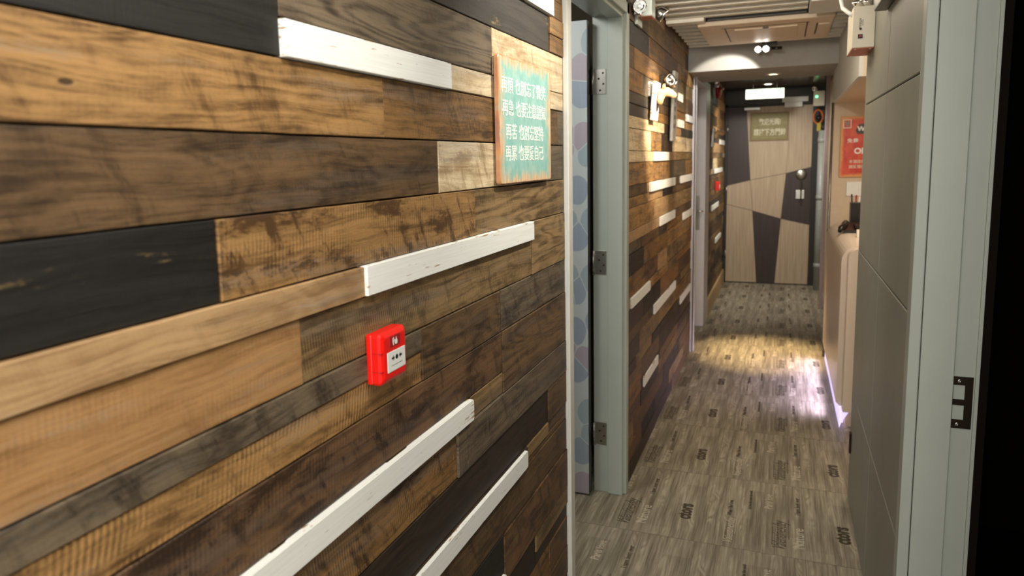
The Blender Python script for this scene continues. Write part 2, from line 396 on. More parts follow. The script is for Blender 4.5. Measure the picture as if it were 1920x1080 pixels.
    def build(s, name, mats=None, parent=None, origin=None, smooth=None):
        if mats is not None: s.mats = [mats] if not isinstance(mats, (list, tuple)) else list(mats)
        me = bpy.data.meshes.new(name)
        if parent is not None: off = wloc(parent)
        elif origin is not None: off = Vector(origin)
        else:
            c = [v.co for v in s.bm.verts]
            off = Vector(((min(p.x for p in c)+max(p.x for p in c))/2, (min(p.y for p in c)+max(p.y for p in c))/2, min(p.z for p in c)))
        bmesh.ops.translate(s.bm, vec=-off, verts=s.bm.verts[:])
        s.bm.to_mesh(me); s.bm.free()
        for m in s.mats: me.materials.append(m)
        o = bpy.data.objects.new(name, me); COL.objects.link(o)
        if parent is not None: o.parent = parent
        else: o.location = off
        o['_w'] = 0; del o['_w']
        WL[o.name] = off.copy()
        return o
WL = {}
def wloc(o): return WL[o.name]
def thing(name, loc, label, cat, group=None):
    o = bpy.data.objects.new(name, None); o.empty_display_size = .05; COL.objects.link(o); o.location = loc
    WL[o.name] = Vector(loc); o['label'] = label; o['category'] = cat
    if group: o['group'] = group
    return o
def tag(o, label, cat, group=None):
    o['label'] = label; o['category'] = cat
    if group: o['group'] = group
    return o
def struct(o, label=None):
    o['kind'] = 'structure'
    if label: o['label'] = label
    return o
def sroot(name, loc, label=None):
    o = bpy.data.objects.new(name, None); o.empty_display_size = .05; COL.objects.link(o); o.location = loc
    WL[o.name] = Vector(loc); return struct(o, label)
def frame(o, ex, ey, ez):
    m = Matrix((Vector(ex), Vector(ey), Vector(ez))).transposed().to_4x4(); m.translation = o; return m
def on_left(x, y, z):  return frame((x, y, z), (0, 1, 0), (0, 0, 1), (1, 0, 0))     # writing on a face that looks to +X
def on_near(x, y, z):  return frame((x, y, z), (1, 0, 0), (0, 0, 1), (0, -1, 0))    # writing on a face that looks to -Y

XL = -.627
# ================================================================== SETTING
# floor -------------------------------------------------------------
fl = struct(MB().mat(FLOOR).box((-2.2, -1.7, -.05), (1.6, 9.0, 0)).build('floor', origin=(0, 0, 0)), 'grey-beige wood-look floor tiles printed with words')
def flo(x, y): return frame((x, y, .0003), (0, 1, 0), (-1, 0, 0), (0, 0, 1))
dk, pl = MB(), MB()
for iy in range(-1, 10):
    for ix in range(-1, 2):
        x0, y0 = FX0 + ix*TX, FY0 + iy*TY
        def inside(x, y): return -.66 < x < .44 and 2.05 < y < 8.7
        for mb, body, size, lx, ly, b, sx in (
            (dk, 'Valentinesday', .076, .515, .165, .0002, .54), (pl, 'Nature', .062, .585, .155, .0, .9),
            (dk, 'ctors', .082, .140, .235, .0032, .80), (pl, 'Valentinesday', .050, .325, .14, .0, .75),
            (dk, 'When I find love', .026, .318, .33, .0008, .8), (dk, 'I have been ever', .030, .585, .43, .0006, .8),
            (dk, 'it is love that makes the world', .018, .395, .43, .0008, .8), (pl, 'Paris love', .046, .47, .44, .0, .8)):
            x, y = x0 + lx, y0 + ly
            if inside(x, y):
                if body[0] == 'V': mb.script_word(body, size, flo(x, y), .0002, b, sx)
                else: mb.text(body, size, flo(x, y), .0002, b, sx=sx)
dk.build('dark_floor_lettering', INK_FLOOR, fl); pl.build('pale_floor_lettering', PALE_FLOOR, fl)

# plank walls -------------------------------------------------------
PAL = {
 'gold': ((190, 146, 90), (96, 68, 40)), 'goldD': ((164, 122, 72), (70, 50, 30)), 'tan': ((198, 162, 116), (150, 114, 76)),
 'orange': ((188, 144, 94), (138, 98, 58)), 'pale': ((234, 214, 176), (170, 142, 104)), 'brown': ((124, 96, 64), (62, 47, 32)),
 'dark': ((84, 66, 47), (38, 29, 21)), 'vdark': ((58, 45, 34), (27, 21, 16)), 'black': ((40, 38, 35), (24, 23, 21)),
 'grey': ((126, 110, 88), (60, 51, 41)), 'olive': ((164, 134, 90), (86, 67, 42)), 'slate': ((80, 74, 68), (44, 41, 38)),
 'red': ((132, 98, 66), (64, 45, 30))}
class Planks:
    def __init__(s): s.mb = MB(); s.rec = []; s.mb.mat(WOOD)
    def add(s, y0, y1, z0, z1, pal, saw=.2, stain=.3, ring=.3, peel=0.0, d=None, seed=None, x=XL, jit=True):
        rnd = random.Random(int((y0*131 + z0*977 + 11)*1000))
        if d is None: d = rnd.uniform(0, .0055)
        xf = x + d; xb = x - .016; g = .0009; c = .0011
        y0 += g; y1 -= g; z0 += g; z1 -= g
        n = max(2, int((y1-y0)/.05)); k = .0007 if jit else 0
        ys = [y0 + (y1-y0)*i/n for i in range(n+1)]
        tj = [rnd.uniform(-k, 0) for _ in ys]; bj = [rnd.uniform(0, k) for _ in ys]
        bm = s.mb.bm; V = lambda p: bm.verts.new(p)
        def yy(i): return ys[i] + (c if i == 0 else -c if i == n else 0)
        ft = [V((xf, yy(i), z1+tj[i]-c)) for i in range(n+1)]; fb = [V((xf, yy(i), z0+bj[i]+c)) for i in range(n+1)]
        et = [V((xf-c, ys[i], z1+tj[i])) for i in range(n+1)]; eb = [V((xf-c, ys[i], z0+bj[i])) for i in range(n+1)]
        bt = [V((xb, ys[i], z1)) for i in range(n+1)]; bb = [V((xb, ys[i], z0)) for i in range(n+1)]
        fs = []
        for i in range(n):
            for a, b in ((fb, ft), (ft, et), (eb, fb), (et, bt), (bb, eb)):
                fs.append(bm.faces.new((a[i], a[i+1], b[i+1], b[i])))
        for i in (0, n):
            fs.append(bm.faces.new((ft[i], et[i], eb[i], fb[i]))); fs.append(bm.faces.new((et[i], bt[i], bb[i], eb[i])))
        lc, dc = PAL[pal]; t = rnd.uniform(.92, 1.08)
        t *= .88 if pal == 'pale' else .76
        L = tuple(min(1, v*t) for v in lin(lc)); D = tuple(v*t*.9 for v in lin(dc))
        s.rec += [(L, D, (saw, stain, ring, peel), seed if seed is not None else rnd.random())]*len(fs)
    def build(s, name, extra=None):
        bmesh.ops.recalc_face_normals(s.mb.bm, faces=s.mb.bm.faces[:])
        nrec = len(s.rec)
        if extra: extra(s.mb)
        o = s.mb.build(name, origin=(0, 0, 0)); me = o.data
        for k in ('light', 'dark', 'par'): me.attributes.new(k, 'FLOAT_COLOR', 'FACE')
        me.attributes.new('seed', 'FLOAT', 'FACE')
        A = {k: me.attributes[k] for k in ('light', 'dark', 'par')}; sd = me.attributes['seed']
        for i, (L, D, P, q) in enumerate(s.rec):
            A['light'].data[i].color = (*L, 1); A['dark'].data[i].color = (*D, 1); A['par'].data[i].color = P; sd.data[i].value = q
        return o
def white_board(parent, y0, y1, z0, z1, d=.012, x=XL, round_end=False):
    mb = MB().mat(WHITE_BOARD); bv = .0012
    if round_end:
        r = .006; pts = [(y0, z0), (y1-r, z0), (y1-r*.3, z0+r*.3), (y1, z0+r), (y1, z1-r), (y1-r*.3, z1-r*.3), (y1-r, z1), (y0, z1)]
        mb.prism([(x-.01, y, z) for y, z in pts], (d+.01, 0, 0), bv)
    else: mb.box((x-.01, y0, z0), (x+d, y1, z1), bv)
    o = mb.build('white_board', parent=parent); o['label'] = 'raised white painted board with worn edges'; return o

A0 = -1.6
P = Planks(); a = P.add
a(A0, .3, 1.903, 2.03, 'brown'); a(.3, 1.5, 1.955, 2.06, 'dark'); a(1.5, 2.12, 1.957, 2.06, 'goldD'); a(.3, 1.5, 1.903, 1.955, 'goldD')
a(A0, 2.12, 2.06, 2.16, 'dark'); a(A0, .3, 2.03, 2.06, 'dark'); a(A0, .9, 2.16, 2.26, 'brown'); a(.9, 2.12, 2.16, 2.26, 'goldD'); a(A0, 2.12, 2.26, 2.42, 'brown')
a(2.009, 2.12, 1.905, 1.957, 'goldD'); a(1.987, 2.12, 1.854, 1.905, 'gold', .3, .2); a(1.987, 2.12, 1.803, 1.854, 'goldD', .3, .3)
a(A0, .9, 1.803, 1.903, 'brown'); a(.9, 1.985, 1.803, 1.903, 'slate', .2, .35, .2, .75, seed=.62)
a(A0, .798, 1.743, 1.803, 'brown'); a(A0, .798, 1.642, 1.743, 'black', .1, .2, .1, .35, d=.002, seed=.31)
a(.80, 1.553, 1.695, 1.803, 'grey', .1, .3, 1.0, seed=.44, d=.001)
a(1.553, 2.12, 1.695, 1.803, 'pale', .3, .45, .1, seed=.2)
a(.80, 1.31, 1.643, 1.695, 'brown'); a(1.31, 2.12, 1.643, 1.695, 'pale', .2, .25, .2, d=.001)
a(A0, 1.058, 1.541, 1.642, 'gold', .1, .35, .5, seed=.13, d=.003); a(1.058, 1.62, 1.541, 1.642, 'goldD', .8, .35, .2, seed=.71, d=.002)
a(1.62, 2.065, 1.541, 1.642, 'brown', .3, .4, .2); a(2.065, 2.12, 1.541, 1.642, 'grey')
a(A0, 1.258, 1.438, 1.541, 'brown', .1, .4, .35, seed=.55, d=.001); a(1.258, 1.74, 1.438, 1.541, 'pale', .2, .5, .2, seed=.37, d=.002)
a(1.74, 2.12, 1.438, 1.541, 'grey', .4, .3, .3)
a(A0, .660, 1.336, 1.438, 'black', .1, .2, .1, .55, d=.0005, seed=.83); a(.660, 1.430, 1.336, 1.438, 'gold', .7, .8, .2, seed=.27, d=.003)
a(1.430, 2.12, 1.336, 1.438, 'olive', .3, .35, .8, seed=.5, d=.001)
a(A0, .970, 1.285, 1.336, 'tan', .1, .25, .3, seed=.9, d=.007); a(.970, 1.808, 1.285, 1.336, 'brown'); a(1.808, 2.12, 1.189, 1.336, 'olive', .2, .2, .9, seed=.15)
a(A0, .806, 1.189, 1.285, 'orange', .2, .2, .25, seed=.35, d=.002); a(.806, 1.808, 1.189, 1.285, 'olive', 1.0, .4, .1, seed=.66, d=.001)
a(A0, 1.160, 1.145, 1.189, 'grey', .1, .5, .4, seed=.8, d=.004); a(A0, 1.160, 1.086, 1.145, 'gold', 1.0, .45, .1, seed=.05, d=.001)
a(1.160, 1.566, 1.086, 1.189, 'brown', .4, .5, .7, seed=.42); a(1.566, 2.12, 1.086, 1.189, 'grey', .3, .55, .3, seed=.77)
a(A0, 1.575, .984, 1.086, 'red', .6, .65, .1, seed=.24, d=.002); a(1.575, 2.12, .930, 1.086, 'brown', .5, .4, .6, seed=.61)
a(A0, 1.38, .930, .984, 'brown'); a(1.38, 1.575, .930, .984, 'olive', .8, .2, .1, d=.001)
a(A0, 1.303, .828, .930, 'goldD', 1.0, .6, .1, seed=.68); a(1.303, 2.12, .828, .930, 'grey', .8, .4, .2, seed=.12)
a(A0, 1.933, .727, .828, 'vdark', .1, .3, .8, seed=.47, d=.001); a(1.933, 2.12, .727, .828, 'brown', .4, .4, .5)
a(A0, 1.74, .672, .727, 'dark'); a(1.74, 1.93, .690, .727, 'olive', .4, .2, .2); a(1.93, 2.12, .690, .727, 'brown'); a(1.74, 2.12, .672, .690, 'brown', .5)
a(A0, 1.0, .570, .672, 'dark'); a(1.0, 2.12, .570, .672, 'brown', .6, .45, .2, seed=.29)
a(A0, 1.553, .472, .570, 'black', .1, .2, .1); a(1.553, 2.12, .440, .570, 'red', .2, .6, .3, seed=.58, d=.006)
a(A0, 1.553, .420, .472, 'dark'); a(1.553, 1.80, .340, .440, 'vdark', .3, .4); a(1.80, 2.12, .385, .440, 'olive', .3, .5, .2); a(1.80, 2.12, .340, .385, 'dark')
a(A0, 1.553, .340, .420, 'brown', .3, .5); a(A0, 1.4, .24, .34, 'dark'); a(1.4, 1.93, .24, .34, 'goldD', .4, .6); a(1.93, 2.12, .24, .34, 'red', .3, .4)
a(A0, 1.7, .14, .24, 'dark'); a(1.7, 2.12, .14, .24, 'brown', .4, .5); a(A0, 1.2, .0, .14, 'dark'); a(1.2, 2.12, .0, .14, 'vdark')
wl = struct(P.build('wall_left', lambda m: m.mat(BACKING).box((XL-.14, A0, 0), (XL-.012, 2.12, 2.42))), 'reclaimed-wood plank wall nearest the camera')
for b in ((1.60, 2.006, 1.904, 1.955, .012), (.797, 1.308, 1.6425, 1.692, .013), (.968, 1.800, 1.287, 1.336, .013)): white_board(wl, *b)
white_board(wl, -.9, 1.374, .935, .983, .013, round_end=True); white_board(wl, -.2, 1.722, .677, .725, .013, round_end=True); white_board(wl, .3, 1.548, .424, .470, .013, round_end=True)

ROWS2 = {
 1.79: [(3.085, 3.45, 'goldD', 0), (3.45, 4.2, 'grey', 0), (4.2, 5.5, 'brown', 0)], 1.738: [(3.085, 3.58, 'slate', .8), (3.58, 4.4, 'brown', 0), (4.4, 5.5, 'goldD', 0)],
 1.685: [(3.085, 3.58, 'slate', .8), (3.58, 4.5, 'goldD', 0), (4.5, 5.5, 'tan', 0)], 1.63: [(3.085, 4.12, 'pale', 0), (4.12, 4.5, 'dark', 0), (4.5, 4.85, 'tan', 0), (4.85, 5.5, 'slate', .6)],
 1.53: [(3.085, 3.70, 'pale', 0), (3.70, 4.02, 'gold', 0), (4.02, 4.45, 'dark', 0), (4.45, 5.5, 'pale', 0)], 1.478: [(3.085, 3.74, 'pale', 0), (3.74, 4.6, 'tan', 0), (4.6, 5.5, 'olive', 0)],
 1.375: [(3.085, 4.35, 'gold', 0), (4.35, 5.1, 'grey', 0), (5.1, 5.5, 'gold', 0)], 1.275: [(3.085, 3.62, 'gold', 0), (3.62, 4.1, 'tan', 0), (4.1, 4.5, 'vdark', 0), (4.5, 5.5, 'brown', 0)],
 1.172: [(3.085, 3.8, 'gold', 0), (3.8, 4.3, 'tan', 0), (4.3, 5.5, 'olive', 0)], 1.118: [(3.085, 3.97, 'tan', 0), (3.97, 5.5, 'brown', 0)],
 .968: [(3.085, 3.5, 'vdark', .7), (3.5, 4.3, 'goldD', 0), (4.3, 5.5, 'gold', 0)]}
def random_rows(Pk, y0, y1, whites, dim=0):
    pals = ['gold', 'goldD', 'goldD', 'brown', 'brown', 'olive', 'olive', 'orange', 'tan', 'dark', 'grey', 'red', 'slate']
    low = ['brown', 'dark', 'vdark', 'goldD', 'red', 'olive', 'dark', 'brown']
    rows = []; z = 0.0
    edges = [0, .085, .17, .27, .345, .40, .50, .555, .655, .71, .815, .868, .968, 1.065, 1.118, 1.172, 1.275, 1.323, 1.375, 1.478, 1.53, 1.63, 1.685, 1.738, 1.79, 1.89, 1.99, 2.09, 2.19, 2.30]
    rnd = random.Random(int(y0*100))
    for z0, z1 in zip(edges, edges[1:]):
        fixed = ROWS2.get(z0) if y0 < 3.2 else None
        if fixed:
            for (a_, b_, pal, pe) in fixed: Pk.add(a_, b_, z0, z1, pal, .3, .4, .3, pe)
            continue
        y = y0
        while y < y1 - .02:
            e = min(y1, y + rnd.uniform(.28, .95) if y > y0 else y + rnd.uniform(.12, .6))
            if y1 - e < .12: e = y1
            pal = rnd.choice(low if z0 < .8 else pals + ['tan', 'pale', 'gold', 'olive'] if 1.1 < z0 < 1.85 else pals)
            Pk.add(y, e, z0, z1, pal, rnd.uniform(.1, .7), rnd.uniform(.2, .7), rnd.uniform(.1, .7), .7 if pal == 'slate' else 0)
            y = e
P2 = Planks(); random_rows(P2, 3.085, 5.50, None)
w2 = struct(P2.build('wall_left', lambda m: m.mat(BACKING).box((XL-.14, 3.085, 0), (XL-.012, 5.50, 2.30))), 'reclaimed-wood plank wall beyond the first grey doorway')
for b in ((3.75, 4.27, 1.480, 1.528), (3.656, 4.10, 1.325, 1.373), (4.102, 4.545, 1.325, 1.373), (4.82, 5.49, 1.325, 1.373), (3.97, 4.26, 1.120, 1.170), (4.262, 4.56, 1.120, 1.170),
          (4.975, 5.49, 1.067, 1.116), (3.16, 3.655, .818, .866), (3.80, 4.62, .657, .708), (4.86, 5.43, .502, .553), (3.49, 3.93, .347, .398), (5.085, 5.49, 1.740, 1.788), (4.635, 4.945, 1.686, 1.736), (3.60, 3.78, 1.80, 1.87), (4.62, 4.86, 1.85, 1.90)):
    white_board(w2, *b, d=.012)
P3 = Planks(); random_rows(P3, 6.72, 8.72, None)
w3 = struct(P3.build('wall_left', lambda m: m.mat(BACKING).box((XL-.14, 6.72, 0), (XL-.012, 8.78, 2.30))), 'reclaimed-wood plank wall beside the far door')
for b in ((7.30, 8.36, 1.325, 1.373), (7.10, 7.90, .97, 1.02), (7.62, 8.30, .60, .65), (7.95, 8.60, 1.62, 1.67)): white_board(w3, *b, d=.012)
struct(MB().mat(laminate('pale_wood_skirting', (196, 168, 124), (160, 130, 90))).box((XL, 6.74, 0), (XL+.022, 8.72, .165), .003).build('baseboard_left'), 'pale wood skirting under the far plank wall')

# first left doorway (door_1) --------------------------------------
def door_frame(root, y0, y1, xin, xout, top, name='frame', aw=.045, prot=.018, mat=PAINT):
    # lining from xin (room side) to xout (corridor face); opening y0..y1
    m = MB().mat(mat); mid = xin + (xout-xin)*.52
    for (a, b, s) in ((y0-.04, y0, 1), (y1, y1+.04, -1)):
        m.box((xin, a, 0), (xout+.004, b, top+.04), .002)
        m.box((mid, min(b if s > 0 else a-.012, b if s > 0 else a), 0), (xout+.002, max(b+.012 if s > 0 else a, b if s > 0 else a), top), .002)
    m.box((xin, y0, top), (xout+.004, y1, top+.04), .002); m.box((mid, y0, top-.012), (xout+.002, y1, top), .002)
    o = m.build(name, parent=root)
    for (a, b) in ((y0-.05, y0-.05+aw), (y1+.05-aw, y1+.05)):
        MB().mat(PALE_TRIM_LIT_EDGE if a < y0 else mat).box((xout, a, 0), (xout+prot, b, top+.05), .003).build('architrave', parent=root)  # near strip: same grey paint, its lit brightness put into the colour
    MB().mat(mat).box((xout, y0-.05, top+.05-aw), (xout+prot, y1+.05, top+.05), .003).build('architrave', parent=root)
    return o
d1 = sroot('door_1', (-.70, 2.56, 0), 'grey left doorway with its patterned door open into the room')
door_frame(d1, 2.17, 3.003, -.755, XL, 2.085)
lf = MB().mat(LEAF_PAT).box((-1.56, 2.940, .008), (-.763, 2.976, 2.065), .0015).build('door_leaf', parent=d1); lf['label'] = 'door leaf with pastel leaf pattern'
MB().mat(BLACK_PL).box((-.7635, 2.9415, .01), (-.7605, 2.9745, 2.06)).build('leaf_edge', parent=lf)
for i, z in enumerate((1.82, 1.05, .275)):
    h = MB().mat(STEEL).box((-.746, 2.9995, z-.052), (-.697, 3.0025, z+.052), .0008)
    h.cyl((-.752, 2.992, z-.052), (-.752, 2.992, z+.052), .006, 14)
    for k in range(5): h.cyl((-.752, 2.992, z-.052+.0208*k), (-.752, 2.992, z-.0505+.0208*k), .0068, 14)
    ho = h.build('hinge', parent=d1); ho['label'] = 'steel butt hinge'
    sc = MB().mat(STEEL_DARK)
    for (yy, zz) in ((-.710, .035), (-.728, .012), (-.708, -.010), (-.722, -.036)): sc.lathe([(.0, 0), (.0045, .0), (.0035, .0015), (0, .002)], (yy, 2.9995, z+zz), (0, -1, 0), 12)
    sc.build('screw', parent=ho)
# room behind it
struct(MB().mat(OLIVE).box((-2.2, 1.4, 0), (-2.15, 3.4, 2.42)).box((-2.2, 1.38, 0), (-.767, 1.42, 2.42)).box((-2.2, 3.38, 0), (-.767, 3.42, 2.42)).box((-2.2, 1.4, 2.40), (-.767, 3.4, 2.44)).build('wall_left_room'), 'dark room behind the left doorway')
struct(MB().mat(PLASTER).box((XL-.14, 2.12, 2.135), (XL-.002, 3.085, 2.42)).build('wall_left_lintel'))

# second left doorway (door_2) -------------------------------------
d2 = sroot('door_2', (-.68, 6.1, 0), 'second grey doorway on the left with a steel lock')
PAINT_LIT = plain('lit_frame_paint', (206, 202, 204), .4, var=.02)  # frame paint brightened in colour in place of more light here
m2 = MB().mat(PAINT_LIT)
m2.box((-.79, 5.50, 0), (-.60, 5.56, 2.075), .003).box((-.79, 6.39, 0), (-.612, 6.74, 2.075), .003).box((-.79, 5.50, 2.075), (-.612, 6.74, 2.13), .003)
m2.build('frame', parent=d2)
MB().mat(PAINT_LIT).box((-.612, 5.50, 0), (-.598, 5.56, 2.13), .002).build('architrave', parent=d2)
lf2 = MB().mat(PAINT).box((-.76, 5.565, .01), (-.72, 6.385, 2.07), .002).build('door_leaf', parent=d2)
lp = MB().mat(STEEL).box((-.69, 6.385, .86), (-.655, 6.39, 1.16), .002).build('lock_plate', parent=d2)
MB().mat(CHROME).tube([(-.672, 6.388, 1.03), (-.672, 6.33, 1.03), (-.665, 6.325, 1.03), (-.62, 6.325, 1.03)], .008, 10).build('lever', parent=lp)

# right hand doorway, dark room ------------------------------------
XR = .31
jr = sroot('door_4', (.38, 1.98, 0), 'pale grey door frame at right with a strike plate')
YJ = 1.95
j = MB().mat(PAINT)
j.box((.330, YJ-.006, 0), (.402, YJ+.05, 2.3), .0015); j.box((.398, YJ+.006, 0), (.449, YJ+.05, 2.3), .001); j.box((.449, YJ+.001, 0), (.457, YJ+.05, 2.3), .001)
j.build('frame', parent=jr)
MB().mat(PAINT).box((.303, YJ-.004, 0), (.3285, YJ+.046, 2.3), .003).build('architrave', parent=jr)
MB().mat(PANEL_EDGE).box((.3085, YJ+.046, 0), (.3115, YJ+.075, 2.3)).build('edge_strip', parent=jr)
sx0, sx1, sz0, sz1, ys = .400, .4455, .827, .957, YJ+.006
sp = MB().mat(STEEL_DARK)
wx0, wx1 = .4045, .4285
for (a_, b_, c_2, d_) in ((sx0, sz0, wx0, sz1), (wx1, sz0, sx1, sz1), (wx0, sz0, wx1, sz0+.022), (wx0, sz0+.0585, wx1, sz0+.073), (wx0, sz0+.109, wx1, sz1)):
    sp.box((a_, ys-.0022, b_), (c_2, ys, d_))
spo = sp.build('strike_plate', parent=jr); spo['label'] = 'dark bronze strike plate with two latch holes'
scr = MB().mat(STEEL)
for z in (sz0+.010, sz1-.011): scr.lathe([(0, 0), (.0055, 0), (.004, .0016), (.0012, .0018), (0, .0008)], (.4165, ys-.0022, z), (0, -1, 0), 16)
scr.build('screw', parent=spo)
MB().mat(PAINT).box((wx0, ys-.0004, sz0+.022), (wx1, ys, sz0+.0585)).box((wx0, ys-.0004, sz0+.073), (wx1, ys, sz0+.109)).build('latch_pocket', parent=spo)
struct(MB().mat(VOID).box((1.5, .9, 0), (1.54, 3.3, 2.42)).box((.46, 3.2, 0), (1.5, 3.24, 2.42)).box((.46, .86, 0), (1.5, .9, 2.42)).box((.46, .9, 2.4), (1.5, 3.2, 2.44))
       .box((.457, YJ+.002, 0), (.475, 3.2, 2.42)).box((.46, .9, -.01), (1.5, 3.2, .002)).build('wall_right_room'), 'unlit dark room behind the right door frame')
struct(MB().mat(PLASTER).box((XR, -1.6, 0), (XR+.15, .86, 2.42)).build('wall_right'), 'corridor wall at the right of the camera')
# grooved grey panelling
pr = sroot('wall_right_panelling', (.38, 2.6, 0), 'grey panelling with incised grooves beyond the right frame')
MB().mat(DARKGREY).box((XR+.008, YJ+.05, 0), (.457, 3.28, 2.42)).build('panel_core', parent=pr)
pm = MB().mat(PANEL_GREY); zs = [0, .485, 1.095, 1.692, 2.42]; yv = 2.63
for z0, z1 in zip(zs, zs[1:]):
    for y0, y1 in ((YJ+.075, yv), (yv, 3.28)):
        pm.box((XR, y0+.002, z0+.0022), (XR+.012, y1-.002, z1-.0022), .0026, 1)
pm.build('grooved_panel', parent=pr)
MB().mat(PANEL_GREY).box((XR, 3.281, 0), (.46, 3.30, 2.42), .002).build('end_board', parent=pr)
MB().mat(BLACK_PL).box((XR-.008, 3.235, .225), (XR, 3.262, .315), .002).build('floor_stop', parent=pr)

# ceiling ------------------------------------------------------------
ce = struct(MB().mat(CEIL_DARK).box((-.66, 2.9, 2.36), (.5, 5.2, 2.42)).mat(PLASTER).box((-.66, -1.7, 2.42), (1.5, 2.9, 2.46)).mat(CEIL_DARK).box((.3, 2.9, 2.42), (1.5, 5.8, 2.46))
            .mat(GLOSS_CEIL).box((-.68, 5.9, 2.25), (.6, 8.9, 2.30)).build('ceiling', origin=(0, 0, 0)), 'dark ceiling above pale slats')
sl = MB().mat(SLAT); y = 2.98
while y < 5.18:
    big = 3.98 < y < 4.2
    for (x0, x1) in (((-.61, -.462), (.25, .345)) if 4.15 < y < 4.93 else ((-.61, .10),) if 3.70 < y < 4.15 else ((-.61, .345),)):
        sl.box((x0, y, 2.236), (x1, y+.040, 2.290), .002)
    y += .132
slo = sl.build('slats', parent=ce); slo['label'] = 'pale slats running across the corridor'
MB().mat(SLAT).box((-.61, 4.06, 2.218), (-.41, 4.15, 2.300), .002).build('wide_slat', parent=ce)
MB().mat(PLASTER).box((.105, 3.70, 2.200), (.31, 4.03, 2.32), .002).build('access_box', parent=ce)
struct(MB().mat(plain('beam_paint', (158, 154, 146), .7, var=.03)).box((-.66, 5.2, 2.08), (.40, 5.96, 2.42), .002).build('trim_1'), 'white boxed beam across the corridor')
struct(MB().mat(PLASTER).box((XL, -1.66, 0), (XR, -1.6, 2.42)).build('wall_back'))

# reception niche ------------------------------------------------------
struct(MB().mat(TANWALL).box((.334, 5.67, 0), (1.5, 5.76, 2.42)).box((1.46, 3.25, 0), (1.5, 5.7, 2.42)).box((.46, 3.242, 0), (1.5, 3.30, 2.42)).build('wall_reception'), 'warm beige wall behind the reception counter')
struct(MB().mat(TANWALL).box((.345, 3.80, 1.857), (1.46, 5.67, 2.42)).mat(PLASTER).box((.325, 3.80, 1.857), (.3452, 5.67, 2.42)).build('trim_2'), 'dropped soffit over the reception counter')
struct(MB().mat(STEEL_DARK).box((.320, 5.655, .0), (.336, 5.675, 1.86), .002).mat(STEEL).cyl((.327, 5.650, .0), (.327, 5.650, 1.86), .004, 10).build('trim_3'), 'dark metal corner bead by the reception wall')
struct(MB().mat(TANWALL).box((.455, 5.76, 0), (.50, 8.80, 2.30)).mat(BLACK_PL).box((.448, 6.0, .52), (.455, 7.4, 1.42)).build('wall_right_far'), 'right wall beyond the reception')

# far wall and door (door_3) ------------------------------------------
YF = 8.78
struct(MB().mat(DARKGREY).box((-.68, YF+.02, 0), (.6, YF+.1, 2.3)).box((-.627, YF-.03, 2.075), (.29, YF+.02, 2.235), .003).build('wall_far'), 'charcoal wall and lintel around the far door')
d3 = sroot('door_3', (-.13, YF, 0), 'far door in pale and dark geometric panels')
MB().mat(BLACK_FRAME).box((-.625, YF-.02, 0), (-.592, YF+.02, 2.08), .002).box((.312, YF-.02, 0), (.372, YF+.02, 2.08), .002).box((-.625, YF-.02, 2.055), (.372, YF+.02, 2.08), .002).build('frame', parent=d3)
MB().mat(DARKGREY).box((-.595, YF-.002, .008), (.312, YF+.02, 2.052)).build('door_leaf', parent=d3)
Lx, Rx, B, T = -.593, .310, .01, 2.05
p1, p2, p3 = (-.336, 1.212), (.048, 1.286), (Rx, 1.352); p4, p5, p6, p7 = (Lx, .931), (-.305, .857), (.007, .766), (Rx, .700)
pd = (Lx, 1.150); t1, t2 = (-.395, T), (.095, T); b1, b2 = (-.243, B), (-.043, B)
polys = [('dark', [(Lx, T), t1, p1, pd]), ('pale', [t1, t2, p2, p1]), ('pale', [t2, (Rx, T), p3, p2]), ('pale', [pd, p1, p5, p4]), ('pale', [p1, p2, p6, p5]),
         ('dark', [p2, p3, p7, p6]), ('pale', [p4, p5, b1, (Lx, B)]), ('dark', [p5, p6, b2, b1]), ('pale', [p6, p7, (Rx, B), b2])]
for k, pts in polys:
    cx = sum(p[0] for p in pts)/len(pts); cz = sum(p[1] for p in pts)/len(pts)
    q = []
    for (px, pz) in pts:
        v = Vector((cx-px, cz-pz)); v.normalize(); q.append((px+v.x*.003, YF-.002, pz+v.y*.003))
    o = MB().mat(DOOR_PALE if k == 'pale' else DOOR_DARK).prism(q, (0, -.006, 0), .0008).build('pale_panel' if k == 'pale' else 'dark_panel', parent=d3)
    o['label'] = ('pale ash' if k == 'pale' else 'dark wenge') + ' door panel'
ha = MB().mat(STEEL).lathe([(0, 0), (.058, 0), (.058, .012), (.048, .02), (0, .022)], (.208, YF-.008, 1.270), (0, -1, 0), 24).build('door_viewer_plate', parent=d3)
ha.scale = (1, 1, 1)
lk = MB().mat(STEEL).box((.155, YF-.03, .995), (.248, YF-.008, 1.095), .004)
lk.build('lock', parent=d3)
MB().mat(STEEL_DARK).box((.203, YF-.038, .93), (.219, YF-.028, 1.20), .003).build('handle_bar', parent=d3)
for z in (1.80, 1.10, .34): MB().mat(STEEL).cyl((-.597, YF-.016, z-.05), (-.597, YF-.016, z+.05), .008, 10).build('hinge', parent=d3)

